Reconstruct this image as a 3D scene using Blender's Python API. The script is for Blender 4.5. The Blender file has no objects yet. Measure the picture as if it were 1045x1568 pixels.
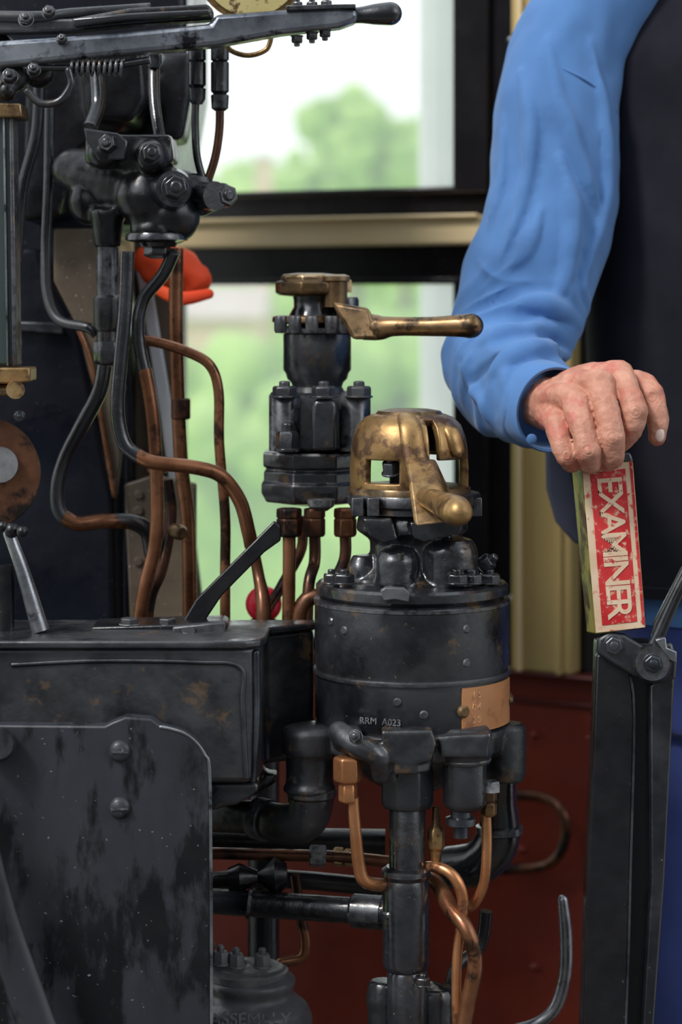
import bpy, bmesh, math, random
from mathutils import Vector, Matrix, noise
from mathutils.bvhtree import BVHTree
random.seed(4)
D=2.3; F=3521.6; CZ=1.2; HV=460.0; CU=522.5
def S(y): return (D+y)/F
def P(u,v,y): return Vector(((u-CU)*S(y), y, CZ-(v-HV)*S(y)))
def VF(y): return HV+CZ/S(y)      # image row of the floor at depth y

# ------------------------------------------------------------- materials
def newmat(name):
    m=bpy.data.materials.new(name); m.use_nodes=True
    nt=m.node_tree; b=nt.nodes['Principled BSDF']; return m,nt,b
def N(nt,t,**k):
    n=nt.nodes.new(t)
    for a,v in k.items(): setattr(n,a,v)
    return n
def noise_n(nt,co,scale,detail=6,rough=.6,dist=0):
    n=N(nt,'ShaderNodeTexNoise'); n.inputs['Scale'].default_value=scale; n.inputs['Detail'].default_value=detail
    n.inputs['Roughness'].default_value=rough; n.inputs['Distortion'].default_value=dist
    nt.links.new(co,n.inputs['Vector']); return n.outputs['Fac']
def ramp(nt,fac,stops):
    r=N(nt,'ShaderNodeValToRGB'); e=r.color_ramp.elements
    while len(e)<len(stops): e.new(.5)
    for i,(p,c) in enumerate(stops):
        e[i].position=p; e[i].color=(c if len(c)==4 else (*c,1))
    nt.links.new(fac,r.inputs['Fac']); return r.outputs['Color']
def g(x): return (x,x,x,1)
def mix(nt,fac,a,b):
    m=N(nt,'ShaderNodeMix',data_type='RGBA')
    for s,v in ((0,fac),(6,a),(7,b)):
        if isinstance(v,bpy.types.NodeSocket): nt.links.new(v,m.inputs[s])
        elif s==0: m.inputs[0].default_value=v
        else: m.inputs[s].default_value=(*v[:3],1)
    return m.outputs[2]
def surf(name,c1,c2,scale=12,rough=(.3,.5),metal=0,bump=.15,bscale=90,bdist=.001,wear=None,wearamt=(.56,.66),
         speck=None,sscale=260,spos=.68,patch=None,pscale=25,ppos=.6,stretch=None,spec=.5,sheen=0,sss=0,coat=0,grime=0):
    m,nt,b=newmat(name)
    tc=N(nt,'ShaderNodeTexCoord').outputs['Object']
    co=tc
    if stretch:
        mp=N(nt,'ShaderNodeMapping'); mp.inputs['Scale'].default_value=stretch; nt.links.new(tc,mp.inputs['Vector']); co=mp.outputs[0]
    f=noise_n(nt,co,scale)
    col=ramp(nt,f,[(.35,c1),(.65,c2)])
    if patch:
        pf=ramp(nt,noise_n(nt,co,pscale,8,.65),[(ppos-.04,g(0)),(ppos+.04,g(1))])
        col=mix(nt,pf,col,patch)
    if speck:
        sf=ramp(nt,noise_n(nt,tc,sscale,2,.5),[(spos,g(0)),(spos+.04,g(1))])
        col=mix(nt,sf,col,speck)
    if wear:
        geo=N(nt,'ShaderNodeNewGeometry')
        wf=ramp(nt,geo.outputs['Pointiness'],[(wearamt[0],g(0)),(wearamt[1],g(.85))])
        wn=ramp(nt,noise_n(nt,tc,90,5),[(.40,g(0)),(.58,g(1))])
        mm=N(nt,'ShaderNodeMath',operation='MULTIPLY'); nt.links.new(wf,mm.inputs[0]); nt.links.new(wn,mm.inputs[1])
        col=mix(nt,mm.outputs[0],col,wear)
    nt.links.new(col,b.inputs['Base Color'])
    rr=ramp(nt,noise_n(nt,tc,scale*2.3),[(.35,g(rough[0])),(.65,g(rough[1]))])
    if grime:
        gm=ramp(nt,noise_n(nt,tc,7,7,.6),[(.50,g(0)),(.60,g(grime))])
        rr=mix(nt,gm,rr,(.75,.75,.75))
    nt.links.new(rr,b.inputs['Roughness'])
    b.inputs['Metallic'].default_value=metal
    b.inputs['Specular IOR Level'].default_value=spec
    if sheen: b.inputs['Sheen Weight'].default_value=sheen
    if coat: b.inputs['Coat Weight'].default_value=coat; b.inputs['Coat Roughness'].default_value=.15
    if sss:
        b.inputs['Subsurface Weight'].default_value=sss; b.inputs['Subsurface Radius'].default_value=(.012,.005,.003)
        b.inputs['Subsurface Scale'].default_value=.5
    if bump:
        bp=N(nt,'ShaderNodeBump'); bp.inputs['Strength'].default_value=bump; bp.inputs['Distance'].default_value=bdist
        nt.links.new(noise_n(nt,co,bscale,6,.55),bp.inputs['Height']); nt.links.new(bp.outputs[0],b.inputs['Normal'])
    return m
BLK=surf('black_enamel',(.005,.006,.008),(.016,.018,.023),14,(.12,.26),0,.45,38,.002,wear=(.34,.36,.40),speck=(.20,.20,.21),spos=.75,spec=1.0,grime=.5)
BLKW=surf('black_enamel_worn',(.005,.005,.007),(.030,.032,.038),16,(.13,.30),0,.5,38,.0025,wear=(.42,.42,.43),speck=(.22,.18,.13),spos=.735,patch=(.085,.052,.026),pscale=34,ppos=.625,spec=1.0,grime=.6)
DULL=surf('sooty_black',(.004,.004,.005),(.011,.011,.014),10,(.2,.42),0,.4,50,.002,wear=(.14,.15,.16),wearamt=(.58,.7),speck=(.12,.12,.12),spos=.75,spec=.6)
SLATE=surf('dusty_slate_paint',(.016,.018,.023),(.038,.041,.050),5,(.28,.45),0,.25,50,.001,speck=(.22,.22,.24),spos=.72,patch=(.005,.005,.007),pscale=15,ppos=.545,stretch=(1.5,1,.55))
CAST=surf('grey_cast_iron',(.09,.095,.10),(.17,.175,.18),20,(.3,.5),.2,.5,120,.001,wear=(.35,.35,.35))
STEEL=surf('bare_steel',(.16,.17,.19),(.42,.43,.45),20,(.2,.4),.85,.3,90,.001,patch=(.05,.05,.055),pscale=30,ppos=.6)
BARST=surf('regulator_steel',(.07,.08,.10),(.44,.47,.52),11,(.16,.34),.7,.4,50,.001,patch=(.02,.02,.025),pscale=22,ppos=.56)
DSTEEL=surf('dark_steel',(.035,.04,.05),(.16,.17,.19),20,(.2,.4),.8,.3,70,.001,speck=(.5,.5,.5),spos=.74)
COP=surf('aged_copper',(.19,.075,.035),(.36,.16,.08),18,(.2,.4),.7,.2,90,.0008,patch=(.06,.03,.02),pscale=28,ppos=.57)
COPD=surf('dark_copper',(.06,.026,.018),(.20,.085,.042),18,(.25,.45),.6,.2,90,.0008,patch=(.02,.015,.014),pscale=25,ppos=.55)
COPB=surf('bright_copper',(.48,.19,.08),(.70,.33,.15),18,(.18,.35),.75,.15,90,.0008,patch=(.22,.09,.05),pscale=24,ppos=.6)
BRS=surf('brass',(.24,.14,.055),(.44,.27,.11),22,(.28,.46),.7,.5,60,.0012,patch=(.12,.065,.034),pscale=30,ppos=.54,wear=(.85,.65,.38))
BRSD=surf('tarnished_brass',(.12,.075,.038),(.28,.17,.08),25,(.26,.45),.75,.3,80,.0008,patch=(.05,.034,.02),pscale=36,ppos=.55,wear=(.75,.55,.32))
CREAM=surf('cream_paint',(.78,.60,.33),(.86,.68,.40),4,(.4,.55),0,.05,40)
CREAM2=surf('ochre_paint',(.46,.33,.12),(.56,.42,.18),3,(.35,.5),0,.05,40,stretch=(3,3,.4))
TAN=surf('tan_dirty_panel',(.07,.052,.036),(.18,.135,.09),7,(.5,.7),0,.2,60,speck=(.4,.35,.3),spos=.7)
REDW=surf('red_oxide_paint',(.16,.016,.007),(.25,.032,.013),5,(.35,.5),0,.1,60,speck=(.3,.06,.03),spos=.72)
REDD=surf('dark_red_paint',(.07,.008,.006),(.12,.013,.009),5,(.35,.5),0,.1,60)
DARKW=surf('dark_frame_paint',(.008,.008,.010),(.016,.014,.016),5,(.15,.3),0,.05,50)
NAVY=surf('navy_black_cladding',(.005,.006,.011),(.011,.014,.022),6,(.15,.35),0,.4,40,.002,speck=(.2,.2,.25),spos=.73)
SHIRT=surf('blue_cotton',(.085,.205,.46),(.105,.240,.52),6,(.7,.85),0,.35,900,.0006,sheen=.2,spec=.2)
VEST=surf('charcoal_wool',(.010,.010,.016),(.018,.018,.026),8,(.8,.95),0,.4,800,.0006,sheen=.08,spec=.15)
LINING=surf('vest_lining',(.10,.11,.17),(.14,.15,.22),8,(.5,.7),0,.1,300)
TROU=surf('blue_trousers',(.035,.055,.20),(.055,.085,.28),6,(.75,.9),0,.3,500,.0008,sheen=.2,spec=.2)
SKIN=surf('skin',(.48,.205,.135),(.64,.32,.225),45,(.42,.6),0,.6,330,.0014,patch=(.54,.18,.13),pscale=30,ppos=.55,sss=.1,spec=.4)
NAIL=surf('fingernail',(.80,.56,.48),(.86,.64,.56),40,(.25,.35),0,.02,50)
HAIR=surf('grey_hair',(.25,.24,.22),(.4,.38,.35),60,(.6,.8),0,.6,200)
LRED=surf('label_red',(.50,.018,.022),(.66,.05,.05),30,(.35,.5),0,.3,120,.0008,patch=(.68,.42,.28),pscale=120,ppos=.585)
LCRM=surf('label_cream',(.70,.50,.33),(.80,.62,.44),30,(.35,.5),0,.2,120,.0008,patch=(.55,.07,.06),pscale=110,ppos=.60)
OLIVE=surf('olive_yellow_paint',(.16,.15,.03),(.28,.25,.05),20,(.4,.6),0,.2,90,patch=(.05,.012,.008),pscale=30,ppos=.52)
TAG=surf('leather_tag_tan',(.46,.19,.07),(.56,.25,.10),18,(.4,.6),0,.4,90,.001,patch=(.34,.13,.05),pscale=50,ppos=.6)
TAGL=surf('tag_raised_digits',(.62,.32,.16),(.70,.38,.20),18,(.4,.6),0,.2,90)
ORANGE=surf('hi_vis_orange',(.95,.07,.012),(1.0,.11,.02),8,(.6,.8),0,.1,80)
RED=surf('signal_red',(.7,.01,.03),(.85,.02,.05),8,(.2,.35),0,0,80)
WHITE=surf('weathered_white',(.62,.64,.66),(.75,.77,.78),5,(.5,.7),0,.1,50)
LEAF=surf('foliage',(.20,.38,.06),(.52,.74,.22),1.6,(.6,.8),0,.6,6,.1)
GRASS=surf('grass',(.28,.50,.08),(.50,.72,.22),.6,(.8,.9),0,.1,8)
BRICK=surf('pale_brick',(.70,.44,.36),(.82,.58,.48),1.5,(.7,.9),0,.1,8)
ROOF=surf('roof_tile',(.55,.44,.42),(.65,.55,.52),1.5,(.7,.9),0,.1,8)
WOOD=surf('cab_floor_boards',(.05,.035,.025),(.10,.07,.045),3,(.6,.8),0,.4,30,.003,stretch=(1,8,1))
DIAL=surf('gauge_face_ivory',(.62,.52,.22),(.72,.60,.30),30,(.3,.4),0,.1,50,patch=(.10,.05,.02),pscale=60,ppos=.6)
m,nt,b=newmat('window_glass'); GLASS=m
nt.nodes.remove(b); out=nt.nodes['Material Output']
tr=N(nt,'ShaderNodeBsdfTransparent'); gl=N(nt,'ShaderNodeBsdfGlossy'); gl.inputs['Roughness'].default_value=.05
fr=N(nt,'ShaderNodeFresnel'); fr.inputs['IOR'].default_value=1.25
mx=N(nt,'ShaderNodeMixShader'); nt.links.new(fr.outputs[0],mx.inputs[0]); nt.links.new(tr.outputs[0],mx.inputs[1]); nt.links.new(gl.outputs[0],mx.inputs[2])
df=N(nt,'ShaderNodeBsdfTranslucent'); df.inputs['Color'].default_value=(.93,.97,1,1)
m2=N(nt,'ShaderNodeMixShader'); m2.inputs[0].default_value=.20
nt.links.new(mx.outputs[0],m2.inputs[1]); nt.links.new(df.outputs[0],m2.inputs[2]); nt.links.new(m2.outputs[0],out.inputs[0])
m,nt,b=newmat('gauge_glass'); GGLASS=m
b.inputs['Base Color'].default_value=(.045,.065,.06,1); b.inputs['Roughness'].default_value=.12; b.inputs['Coat Weight'].default_value=.5

# ------------------------------------------------------------- geometry helpers
def group(name):
    e=bpy.data.objects.new(name,None); e.empty_display_size=.05
    bpy.context.collection.objects.link(e); return e
def mesh_obj(name,geo,mat,parent,ang=35,bevel=0,seg=2,smooth=True):
    vs,fs=geo
    me=bpy.data.meshes.new(name); me.from_pydata([tuple(v) for v in vs],[],fs); me.update()
    bm=bmesh.new(); bm.from_mesh(me); bmesh.ops.remove_doubles(bm,verts=bm.verts,dist=1e-6)
    bmesh.ops.recalc_face_normals(bm,faces=bm.faces); bm.to_mesh(me); bm.free()
    me.materials.append(mat)
    if smooth:
        me.polygons.foreach_set('use_smooth',[True]*len(me.polygons))
        if ang<180: me.set_sharp_from_angle(angle=math.radians(ang))
    o=bpy.data.objects.new(name,me); bpy.context.collection.objects.link(o)
    if parent: o.parent=parent
    if bevel:
        md=o.modifiers.new('bevel','BEVEL'); md.width=bevel; md.segments=seg; md.limit_method='ANGLE'; md.angle_limit=math.radians(30)
    return o
def displace(me,fn):
    cos=[v.co.copy() for v in me.vertices]; nos=[v.normal.copy() for v in me.vertices]
    flat=[]
    for p,n_ in zip(cos,nos): flat.extend(p+n_*fn(p))
    me.vertices.foreach_set('co',flat); me.update()
def join(geos):
    V=[];Fc=[]
    for vs,fs in geos:
        k=len(V); V+=list(vs); Fc+=[tuple(i+k for i in f) for f in fs]
    return V,Fc
def cr(p0,p1,p2,p3,t):
    return .5*((2*p1)+(p2-p0)*t+(2*p0-5*p1+4*p2-p3)*t*t+(3*p1-p0-3*p2+p3)*t**3)
def interp(pts,rads,steps):
    Q=[];R=[];n=len(pts)
    for i in range(n-1):
        a=pts[max(i-1,0)];b=pts[i];c=pts[i+1];d=pts[min(i+2,n-1)]
        ra,rb,rc,rd=rads[max(i-1,0)],rads[i],rads[i+1],rads[min(i+2,n-1)]
        for s in range(steps):
            t=s/steps; Q.append(cr(a,b,c,d,t)); R.append(max(1e-5,cr(ra,rb,rc,rd,t)))
    Q.append(pts[-1]);R.append(rads[-1]); return Q,R
def sweep_geo(pts,rads,n=16,steps=6,rs=False,re=False,sq=1.0,smooth=True):
    if smooth: Q,R=interp(pts,rads,steps)
    else: Q,R=list(pts),list(rads)
    T=[]
    for i in range(len(Q)):
        t=(Q[min(i+1,len(Q)-1)]-Q[max(i-1,0)]).normalized(); T.append(t)
    def cap(Q,R,T,start):
        c=Q[0] if start else Q[-1]; r=R[0] if start else R[-1]; t=-T[0] if start else T[-1]
        qs=[];rr=[]
        for k in range(1,6):
            a=k/5*math.pi/2*.97
            qs.append(c+t*r*math.sin(a)); rr.append(r*math.cos(a))
        return qs,rr
    if re:
        qs,rr=cap(Q,R,T,False); Q+=qs;R+=rr;T+=[T[-1]]*5
    if rs:
        qs,rr=cap(Q,R,T,True); Q=qs[::-1]+Q; R=rr[::-1]+R; T=[T[0]]*5+T
    up=Vector((0,1,0)) if abs(T[0].y)<.9 else Vector((0,0,1))
    nrm=(up-T[0]*up.dot(T[0])).normalized()
    V=[];Fc=[]
    for i in range(len(Q)):
        nrm=(nrm-T[i]*nrm.dot(T[i])).normalized(); bi=T[i].cross(nrm)
        for k in range(n):
            a=2*math.pi*k/n
            V.append(Q[i]+nrm*math.cos(a)*R[i]*sq+bi*math.sin(a)*R[i])
    for i in range(len(Q)-1):
        for k in range(n):
            k2=(k+1)%n; Fc.append((i*n+k,i*n+k2,(i+1)*n+k2,(i+1)*n+k))
    Fc.append(tuple(range(n))[::-1]); Fc.append(tuple(range((len(Q)-1)*n,len(Q)*n)))
    return V,Fc
def pxpts(pts,r):
    P3=[P(*p) for p in pts]
    if not isinstance(r,(list,tuple)): r=[r]*len(pts)
    return P3,[rr*S(p[2]) for rr,p in zip(r,pts)]
def tube(gp,name,pts,r,mat,n=16,steps=7,rs=False,re=False,sq=1.0,smooth=True):
    a,b=pxpts(pts,r); return mesh_obj(name,sweep_geo(a,b,n,steps,rs,re,sq,smooth),mat,gp,50)
def lathe_geo(o,d,prof,n=48,phase=0,keep=None):
    d=d.normalized(); up=Vector((0,0,1)) if abs(d.z)<.9 else Vector((0,-1,0))
    a1=(up-d*up.dot(d)).normalized(); a2=d.cross(a1)
    V=[];Fc=[]
    for r,h in prof:
        r=max(r,1e-5)
        for k in range(n):
            a=2*math.pi*k/n+phase; V.append(o+d*h+(a1*math.cos(a)+a2*math.sin(a))*r)
    for i in range(len(prof)-1):
        for k in range(n):
            if keep and not keep(k/n*2*math.pi,i): continue
            k2=(k+1)%n; Fc.append((i*n+k,i*n+k2,(i+1)*n+k2,(i+1)*n+k))
    if not keep:
        Fc.append(tuple(range(n))[::-1]); Fc.append(tuple(range((len(prof)-1)*n,len(prof)*n)))
    return V,Fc
def zgeo(u,y,prof,n=48,phase=0):
    s=S(y); o=P(u,prof[0][1],y)
    return lathe_geo(o,Vector((0,0,-1)),[(r*s,(v-prof[0][1])*s) for r,v in prof],n,phase)
def LZ(gp,name,u,y,prof,mat,n=48,phase=0,bevel=0,ang=35):
    return mesh_obj(name,zgeo(u,y,prof,n,phase),mat,gp,ang,bevel)
def LA(gp,name,a,b,prof,mat,n=24,phase=0,bevel=0,ang=35):
    A=P(*a);B=P(*b);L=(B-A).length;s=S(a[2])
    return mesh_obj(name,lathe_geo(A,B-A,[(r*s,f*L) for r,f in prof],n,phase),mat,gp,ang,bevel)
def prism_geo(poly,y0,y1):
    n=len(poly); fr=[P(u,v,y0) for u,v in poly]; bk=[Vector((p.x,y1,p.z)) for p in fr]
    Fc=[tuple(range(n)),tuple(range(2*n-1,n-1,-1))]+[(i,i+n,(i+1)%n+n,(i+1)%n) for i in range(n)]
    return fr+bk,Fc
def prism(gp,name,poly,y0,y1,mat,bevel=.001,seg=2):
    return mesh_obj(name,prism_geo(poly,y0,y1),mat,gp,35,bevel,seg)
def plan(gp,name,pl,v0,v1,yref,mat,bevel=.002,seg=3):
    z0=P(0,v0,yref).z; z1=P(0,v1,yref).z; n=len(pl)
    a=[Vector((P(u,0,y).x,y,z0)) for u,y in pl]; b=[Vector((p.x,p.y,z1)) for p in a]
    Fc=[tuple(range(n)),tuple(range(2*n-1,n-1,-1))]+[(i,i+n,(i+1)%n+n,(i+1)%n) for i in range(n)]
    return mesh_obj(name,(a+b,Fc),mat,gp,35,bevel,seg)
def hexa(gp,name,f,bk,mat,bevel=.001):
    V=[P(*p) for p in f]+[P(*p) for p in bk]
    Fc=[(0,1,2,3),(7,6,5,4)]+[(i,i+4,(i+1)%4+4,(i+1)%4) for i in range(4)]
    return mesh_obj(name,(V,Fc),mat,gp,35,bevel)
def box_geo(x0,x1,y0,y1,z0,z1):
    V=[Vector(p) for p in ((x0,y0,z0),(x1,y0,z0),(x1,y1,z0),(x0,y1,z0),(x0,y0,z1),(x1,y0,z1),(x1,y1,z1),(x0,y1,z1))]
    return V,[(0,1,2,3),(7,6,5,4),(0,4,5,1),(1,5,6,2),(2,6,7,3),(3,7,4,0)]
def nut(gp,name,u,v,y,r,h,mat,d=(0,-1,0),phase=.3,stud=.45,stud_h=.35):
    s=S(y); o=P(u,v,y); d=Vector(d).normalized()
    ge=[lathe_geo(o,d,[(r*s,0),(r*s,h*s*.85),(r*s*.86,h*s)],6,phase)]
    ge.append(lathe_geo(o,d,[(r*s*1.12,-.05*h*s),(r*s*1.12,.12*h*s)],20,0))
    if stud: ge.append(lathe_geo(o,d,[(r*s*stud,0),(r*s*stud,h*s*(1+stud_h)),(r*s*stud*.7,h*s*(1.1+stud_h))],16,0))
    return mesh_obj(name,join(ge),mat,gp,30,.0006)
def sph_geo(c,r,n=20,sc=(1,1,1)):
    V=[];Fc=[];m=n//2
    for i in range(1,m):
        a=math.pi*i/m
        for k in range(n):
            b=2*math.pi*k/n; V.append(Vector((c.x+r*sc[0]*math.sin(a)*math.cos(b),c.y+r*sc[1]*math.sin(a)*math.sin(b),c.z+r*sc[2]*math.cos(a))))
    for i in range(m-2):
        for k in range(n): Fc.append((i*n+k,i*n+(k+1)%n,(i+1)*n+(k+1)%n,(i+1)*n+k))
    t=len(V); V.append(Vector((c.x,c.y,c.z+r*sc[2]))); V.append(Vector((c.x,c.y,c.z-r*sc[2])))
    for k in range(n): Fc.append((t,(k+1)%n,k)); Fc.append((t+1,(m-2)*n+k,(m-2)*n+(k+1)%n))
    return V,Fc
def sph(u,v,y,r,sc=(1,1,1)): return sph_geo(P(u,v,y),r*S(y),20,sc)
def blob(gp,name,geos,mat,vox=.003,it=5,rough=0):
    o=mesh_obj(name,join(geos),mat,None,180)
    md=o.modifiers.new('r','REMESH'); md.mode='VOXEL'; md.voxel_size=vox; md.use_smooth_shade=True
    sm=o.modifiers.new('s','SMOOTH'); sm.factor=.5; sm.iterations=it
    dg=bpy.context.evaluated_depsgraph_get(); me=bpy.data.meshes.new_from_object(o.evaluated_get(dg))
    o.modifiers.clear(); o.data=me
    if not me.materials: me.materials.append(mat)
    me.polygons.foreach_set('use_smooth',[True]*len(me.polygons))
    if rough: displace(me,lambda p:rough*(noise.noise(p*55)+.5*noise.noise(p*130)))
    o.parent=gp
    return o

# ------------------------------------------------------------- cab wall and windows
TH=math.radians(30); K=math.tan(TH); YW=1.0
def tz(u,v):
    a=(u-CU)/F; x=a*(D+YW)/(1+a*K); y=YW-K*x
    return x/math.cos(TH), CZ-(v-HV)*(D+y)/F
def wgeo(t0,t1,z0,z1,d0,d1):
    V,Fc=box_geo(t0,t1,d0,d1,z0,z1); c,s=math.cos(TH),math.sin(TH)
    return [Vector((p.x*c-p.y*s, YW-p.x*s-p.y*c, p.z)) for p in V],Fc
def T(u): return tz(u,0)[0]
def Zm(v,u=520): return tz(u,v)[1]
T0,T1=-1.4,1.4; ZT=2.2
wl=T(262); wr=T(705); z1b=Zm(301); z2t=Zm(425); z2b=Zm(985)
wall=group('wall_back')
mesh_obj('left_panel',wgeo(T0,wl,Zm(1030,850),ZT,-.04,0),NAVY,wall)
mesh_obj('header',wgeo(wl,wr,1.95,ZT,-.04,0),DARKW,wall)
mesh_obj('mid_rail_board',wgeo(wl,wr,z2t,z1b,-.04,0),DARKW,wall)
mesh_obj('sill_board',wgeo(wl,wr,Zm(1030,850),z2b,-.04,0),DARKW,wall)
mesh_obj('right_panel',wgeo(wr,T1,Zm(1030,850),ZT,-.04,0),DARKW,wall)
mesh_obj('lower_red_panel',wgeo(T0,T1,0,Zm(1030,850),-.04,0),REDW,wall)
t_=group('trim_1'); mesh_obj('ochre_post',wgeo(T(797),T(890),Zm(1026,850),ZT,.0,.03),CREAM2,t_,bevel=.004)
mesh_obj('ochre_post_bead',wgeo(T(797)+.012,T(797)+.02,Zm(1026,850),ZT,.03,.038),CREAM,t_,bevel=.002)
mesh_obj('ochre_post_bead',wgeo(T(890)-.02,T(890)-.012,Zm(1026,850),ZT,.03,.038),CREAM2,t_,bevel=.002)
t_=group('trim_2'); mesh_obj('cream_rail',wgeo(T(225),T(752),Zm(378),Zm(335),.0,.035),CREAM,t_,bevel=.004)
mesh_obj('cream_rail_lip',wgeo(T(225),T(752),Zm(339),Zm(333),.035,.045),CREAM,t_,bevel=.002)
t_=group('trim_3'); mesh_obj('red_capping',wgeo(T0,T1,Zm(1034,850),Zm(1026,850),.0,.03),REDD,t_,bevel=.003)
mesh_obj('red_capping_strip',wgeo(T0,T1,Zm(1080,850),Zm(1072,850),.0,.006),REDD,t_,bevel=.002)
def rivw(gp,u,v,r=.006,mat=REDW):
    t,z=tz(u,v); c,s=math.cos(TH),math.sin(TH)
    p=Vector((t*c,YW-t*s,z)); mesh_obj('rivet',sph_geo(p,r,14),mat,gp,180)
for u,v in ((820,1125),(905,1130),(720,1125),(620,1125),(800,1300),(820,1480)): rivw(wall,u,v)
for i,(za,zb) in enumerate(((z1b,1.95),(z2b,z2t))):
    w=group('window_%d'%(i+1))
    mesh_obj('glass_pane',wgeo(wl,wr,za,zb,-.025,-.021),GLASS,w)
    f=.010
    mesh_obj('window_frame',join([wgeo(wl,wr,za,za+f,-.03,.012),wgeo(wl,wr,zb-f,zb,-.03,.012),wgeo(wr-f*.5,wr+.05,za,zb,-.03,.014),wgeo(wl-.03,wl+f,za,zb,-.03,.012)]),DARKW,w,bevel=.003)
sc=group('frame_screw')
for v in (62,917):
    t,z=tz(783,v); mesh_obj('screw_head',sph_geo(Vector((t*math.cos(TH),YW-t*math.sin(TH),z)),.006,14),STEEL,sc)
fl=group('floor'); mesh_obj('floor_boards',box_geo(-1.4,1.4,-.8,1.75,-.05,0),WOOD,fl)

# ------------------------------------------------------------- outside
gd=group('ground'); mesh_obj('meadow',box_geo(-40,60,3.4,90,-1.5,-1.3),GRASS,gd)
def tree(name,u,v,y,r,cnt,zs=1):
    gp=group(name); s=S(y); c=P(u,v,y); ge=[]
    for i in range(cnt):
        a=random.uniform(0,6.28); q=random.uniform(0,1)**.6
        p=c+Vector((math.cos(a)*q*r*s,random.uniform(-.5,.5)*r*s,math.sin(a)*q*r*s*zs))
        V,Fc=sph_geo(p,r*s*random.uniform(.18,.36),16)
        V=[q2+(q2-p)*noise.noise(q2*1.7/(r*s)*3)*.6 for q2 in V]; ge.append((V,Fc))
    mesh_obj('crown',join(ge),LEAF,gp,180)
    mesh_obj('trunk',lathe_geo(Vector((c.x,c.y,-1.35)),Vector((0,0,1)),[(.05*r*s+.1,0),(.03*r*s+.06,c.z+1.35)],12),TAN,gp)
tree('tree',545,222,40,88,44,.8)
tree('tree',620,258,44,70,24,.7)
tree('tree',470,268,38,50,18,.6)
tree('tree',700,240,46,80,20,.8)
def hedge(name,u0,u1,v0,v1,y,cnt):
    gp=group(name); s=S(y); ge=[]
    for i in range(cnt):
        p=P(random.uniform(u0,u1),random.uniform(v0,v1),y+random.uniform(-.3,.3)*2)
        V,Fc=sph_geo(p,s*random.uniform(25,60),14); V=[q2+(q2-p)*noise.noise(q2*4)*.6 for q2 in V]; ge.append((V,Fc))
    ge.append(box_geo(P(u0,0,y).x,P(u1,0,y).x,y-.4,y+.4,-1.35,P(0,(v0+v1)/2,y).z))
    mesh_obj('leaves',join(ge),LEAF,gp,180)
hedge('hedge',250,900,560,700,14,70)
hedge('hedge',540,640,515,600,18,18)
hedge('hedge',200,900,300,335,60,60)
hs=group('house')
a=P(255,0,26).x;b_=P(392,0,26).x; mesh_obj('walls',box_geo(a,b_,26,31,-1.3,P(0,485,26).z),BRICK,hs)
V=[Vector((a-.1,25.9,P(0,487,26).z)),Vector((b_+.1,25.9,P(0,487,26).z)),Vector((b_+.1,31.1,P(0,487,26).z)),Vector((a-.1,31.1,P(0,487,26).z)),Vector((a-.1,28.5,P(0,435,26).z)),Vector((b_+.1,28.5,P(0,435,26).z))]
mesh_obj('pitched_roof',(V,[(0,1,5,4),(2,3,4,5),(0,4,3),(1,2,5),(0,3,2,1)]),ROOF,hs)
hs=group('chimney_stack'); a=P(392,0,30).x;b_=P(416,0,30).x
mesh_obj('stack',box_geo(a,b_,30,30.3,-1.3,P(0,245,30).z),BRICK,hs); mesh_obj('stack_cap',box_geo(a-.03,b_+.03,29.97,30.33,P(0,247,30).z,P(0,237,30).z),ROOF,hs)
ps=group('platform_post')
LZ(ps,'post_shaft',672,3.2,[(30,-250),(30,300),(34,300),(34,325),(28,325),(30,1350)],WHITE,24)
mesh_obj('post_fluting',join([box_geo(P(u,0,3.1).x,P(u+6,0,3.1).x,3.02,3.07,-1.3,2.4) for u in (648,664,682)]),WHITE,ps)

# ------------------------------------------------------------- driver's brake valve (front)
bv=group('brake_valve'); U=631
LZ(bv,'drum_upper',U,0,[(120,915),(146,918),(149,922),(149,1012),(147,1017),(147,1024),(120,1026)],BLKW,96)
LZ(bv,'drum_lower',U,0,[(120,1014),(143,1017),(145,1023),(148,1026),(148,1095),(144,1102),(120,1106)],BLK,96)
LZ(bv,'drum_seam_band',U,0,[(140,1019),(151,1021),(152,1024),(151,1028),(140,1030)],BLKW,96)
LZ(bv,'drum_flange',U,0,[(100,888),(143,890),(147,894),(147,906),(143,909),(140,912),(148,914),(150,916),(150,921),(140,923)],BLKW,96)
LZ(bv,'drum_base_ring',U,0,[(120,1100),(146,1103),(150,1106),(150,1114),(140,1120)],BLKW,96)
for th,v in ((31,945),(31,995),(-44,950),(-10,1050),(5,1068),(-56,940)):
    a=math.radians(th); r=149*S(0); c=P(U,v,0); d=Vector((math.sin(a),-math.cos(a),0))
    mesh_obj('drum_screw',lathe_geo(c+d*(r-.001),d,[(.0042,0),(.0042,.0015),(.003,.0028)],16),BLKW,bv)
V=[];Fc=[];nn=14
for i in range(nn+1):
    a=math.radians(28+(80-28)*i/nn)
    for (rr,v) in ((150.5,1032),(150.5,1099),(147.5,1099),(147.5,1032)):
        c=P(U,v,0); V.append(c+Vector((math.sin(a),-math.cos(a),0))*rr*S(0))
for i in range(nn):
    for k in range(4): Fc.append((i*4+k,i*4+(k+1)%4,(i+1)*4+(k+1)%4,(i+1)*4+k))
Fc+= [(0,1,2,3),tuple(nn*4+k for k in range(4))]
mesh_obj('tan_plate',(V,Fc),TAG,bv,35)
def onr(th,v,rr): 
    a=math.radians(th); return P(U,v,0)+Vector((math.sin(a),-math.cos(a),0))*rr*S(0), Vector((math.sin(a),-math.cos(a),0)),a
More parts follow.
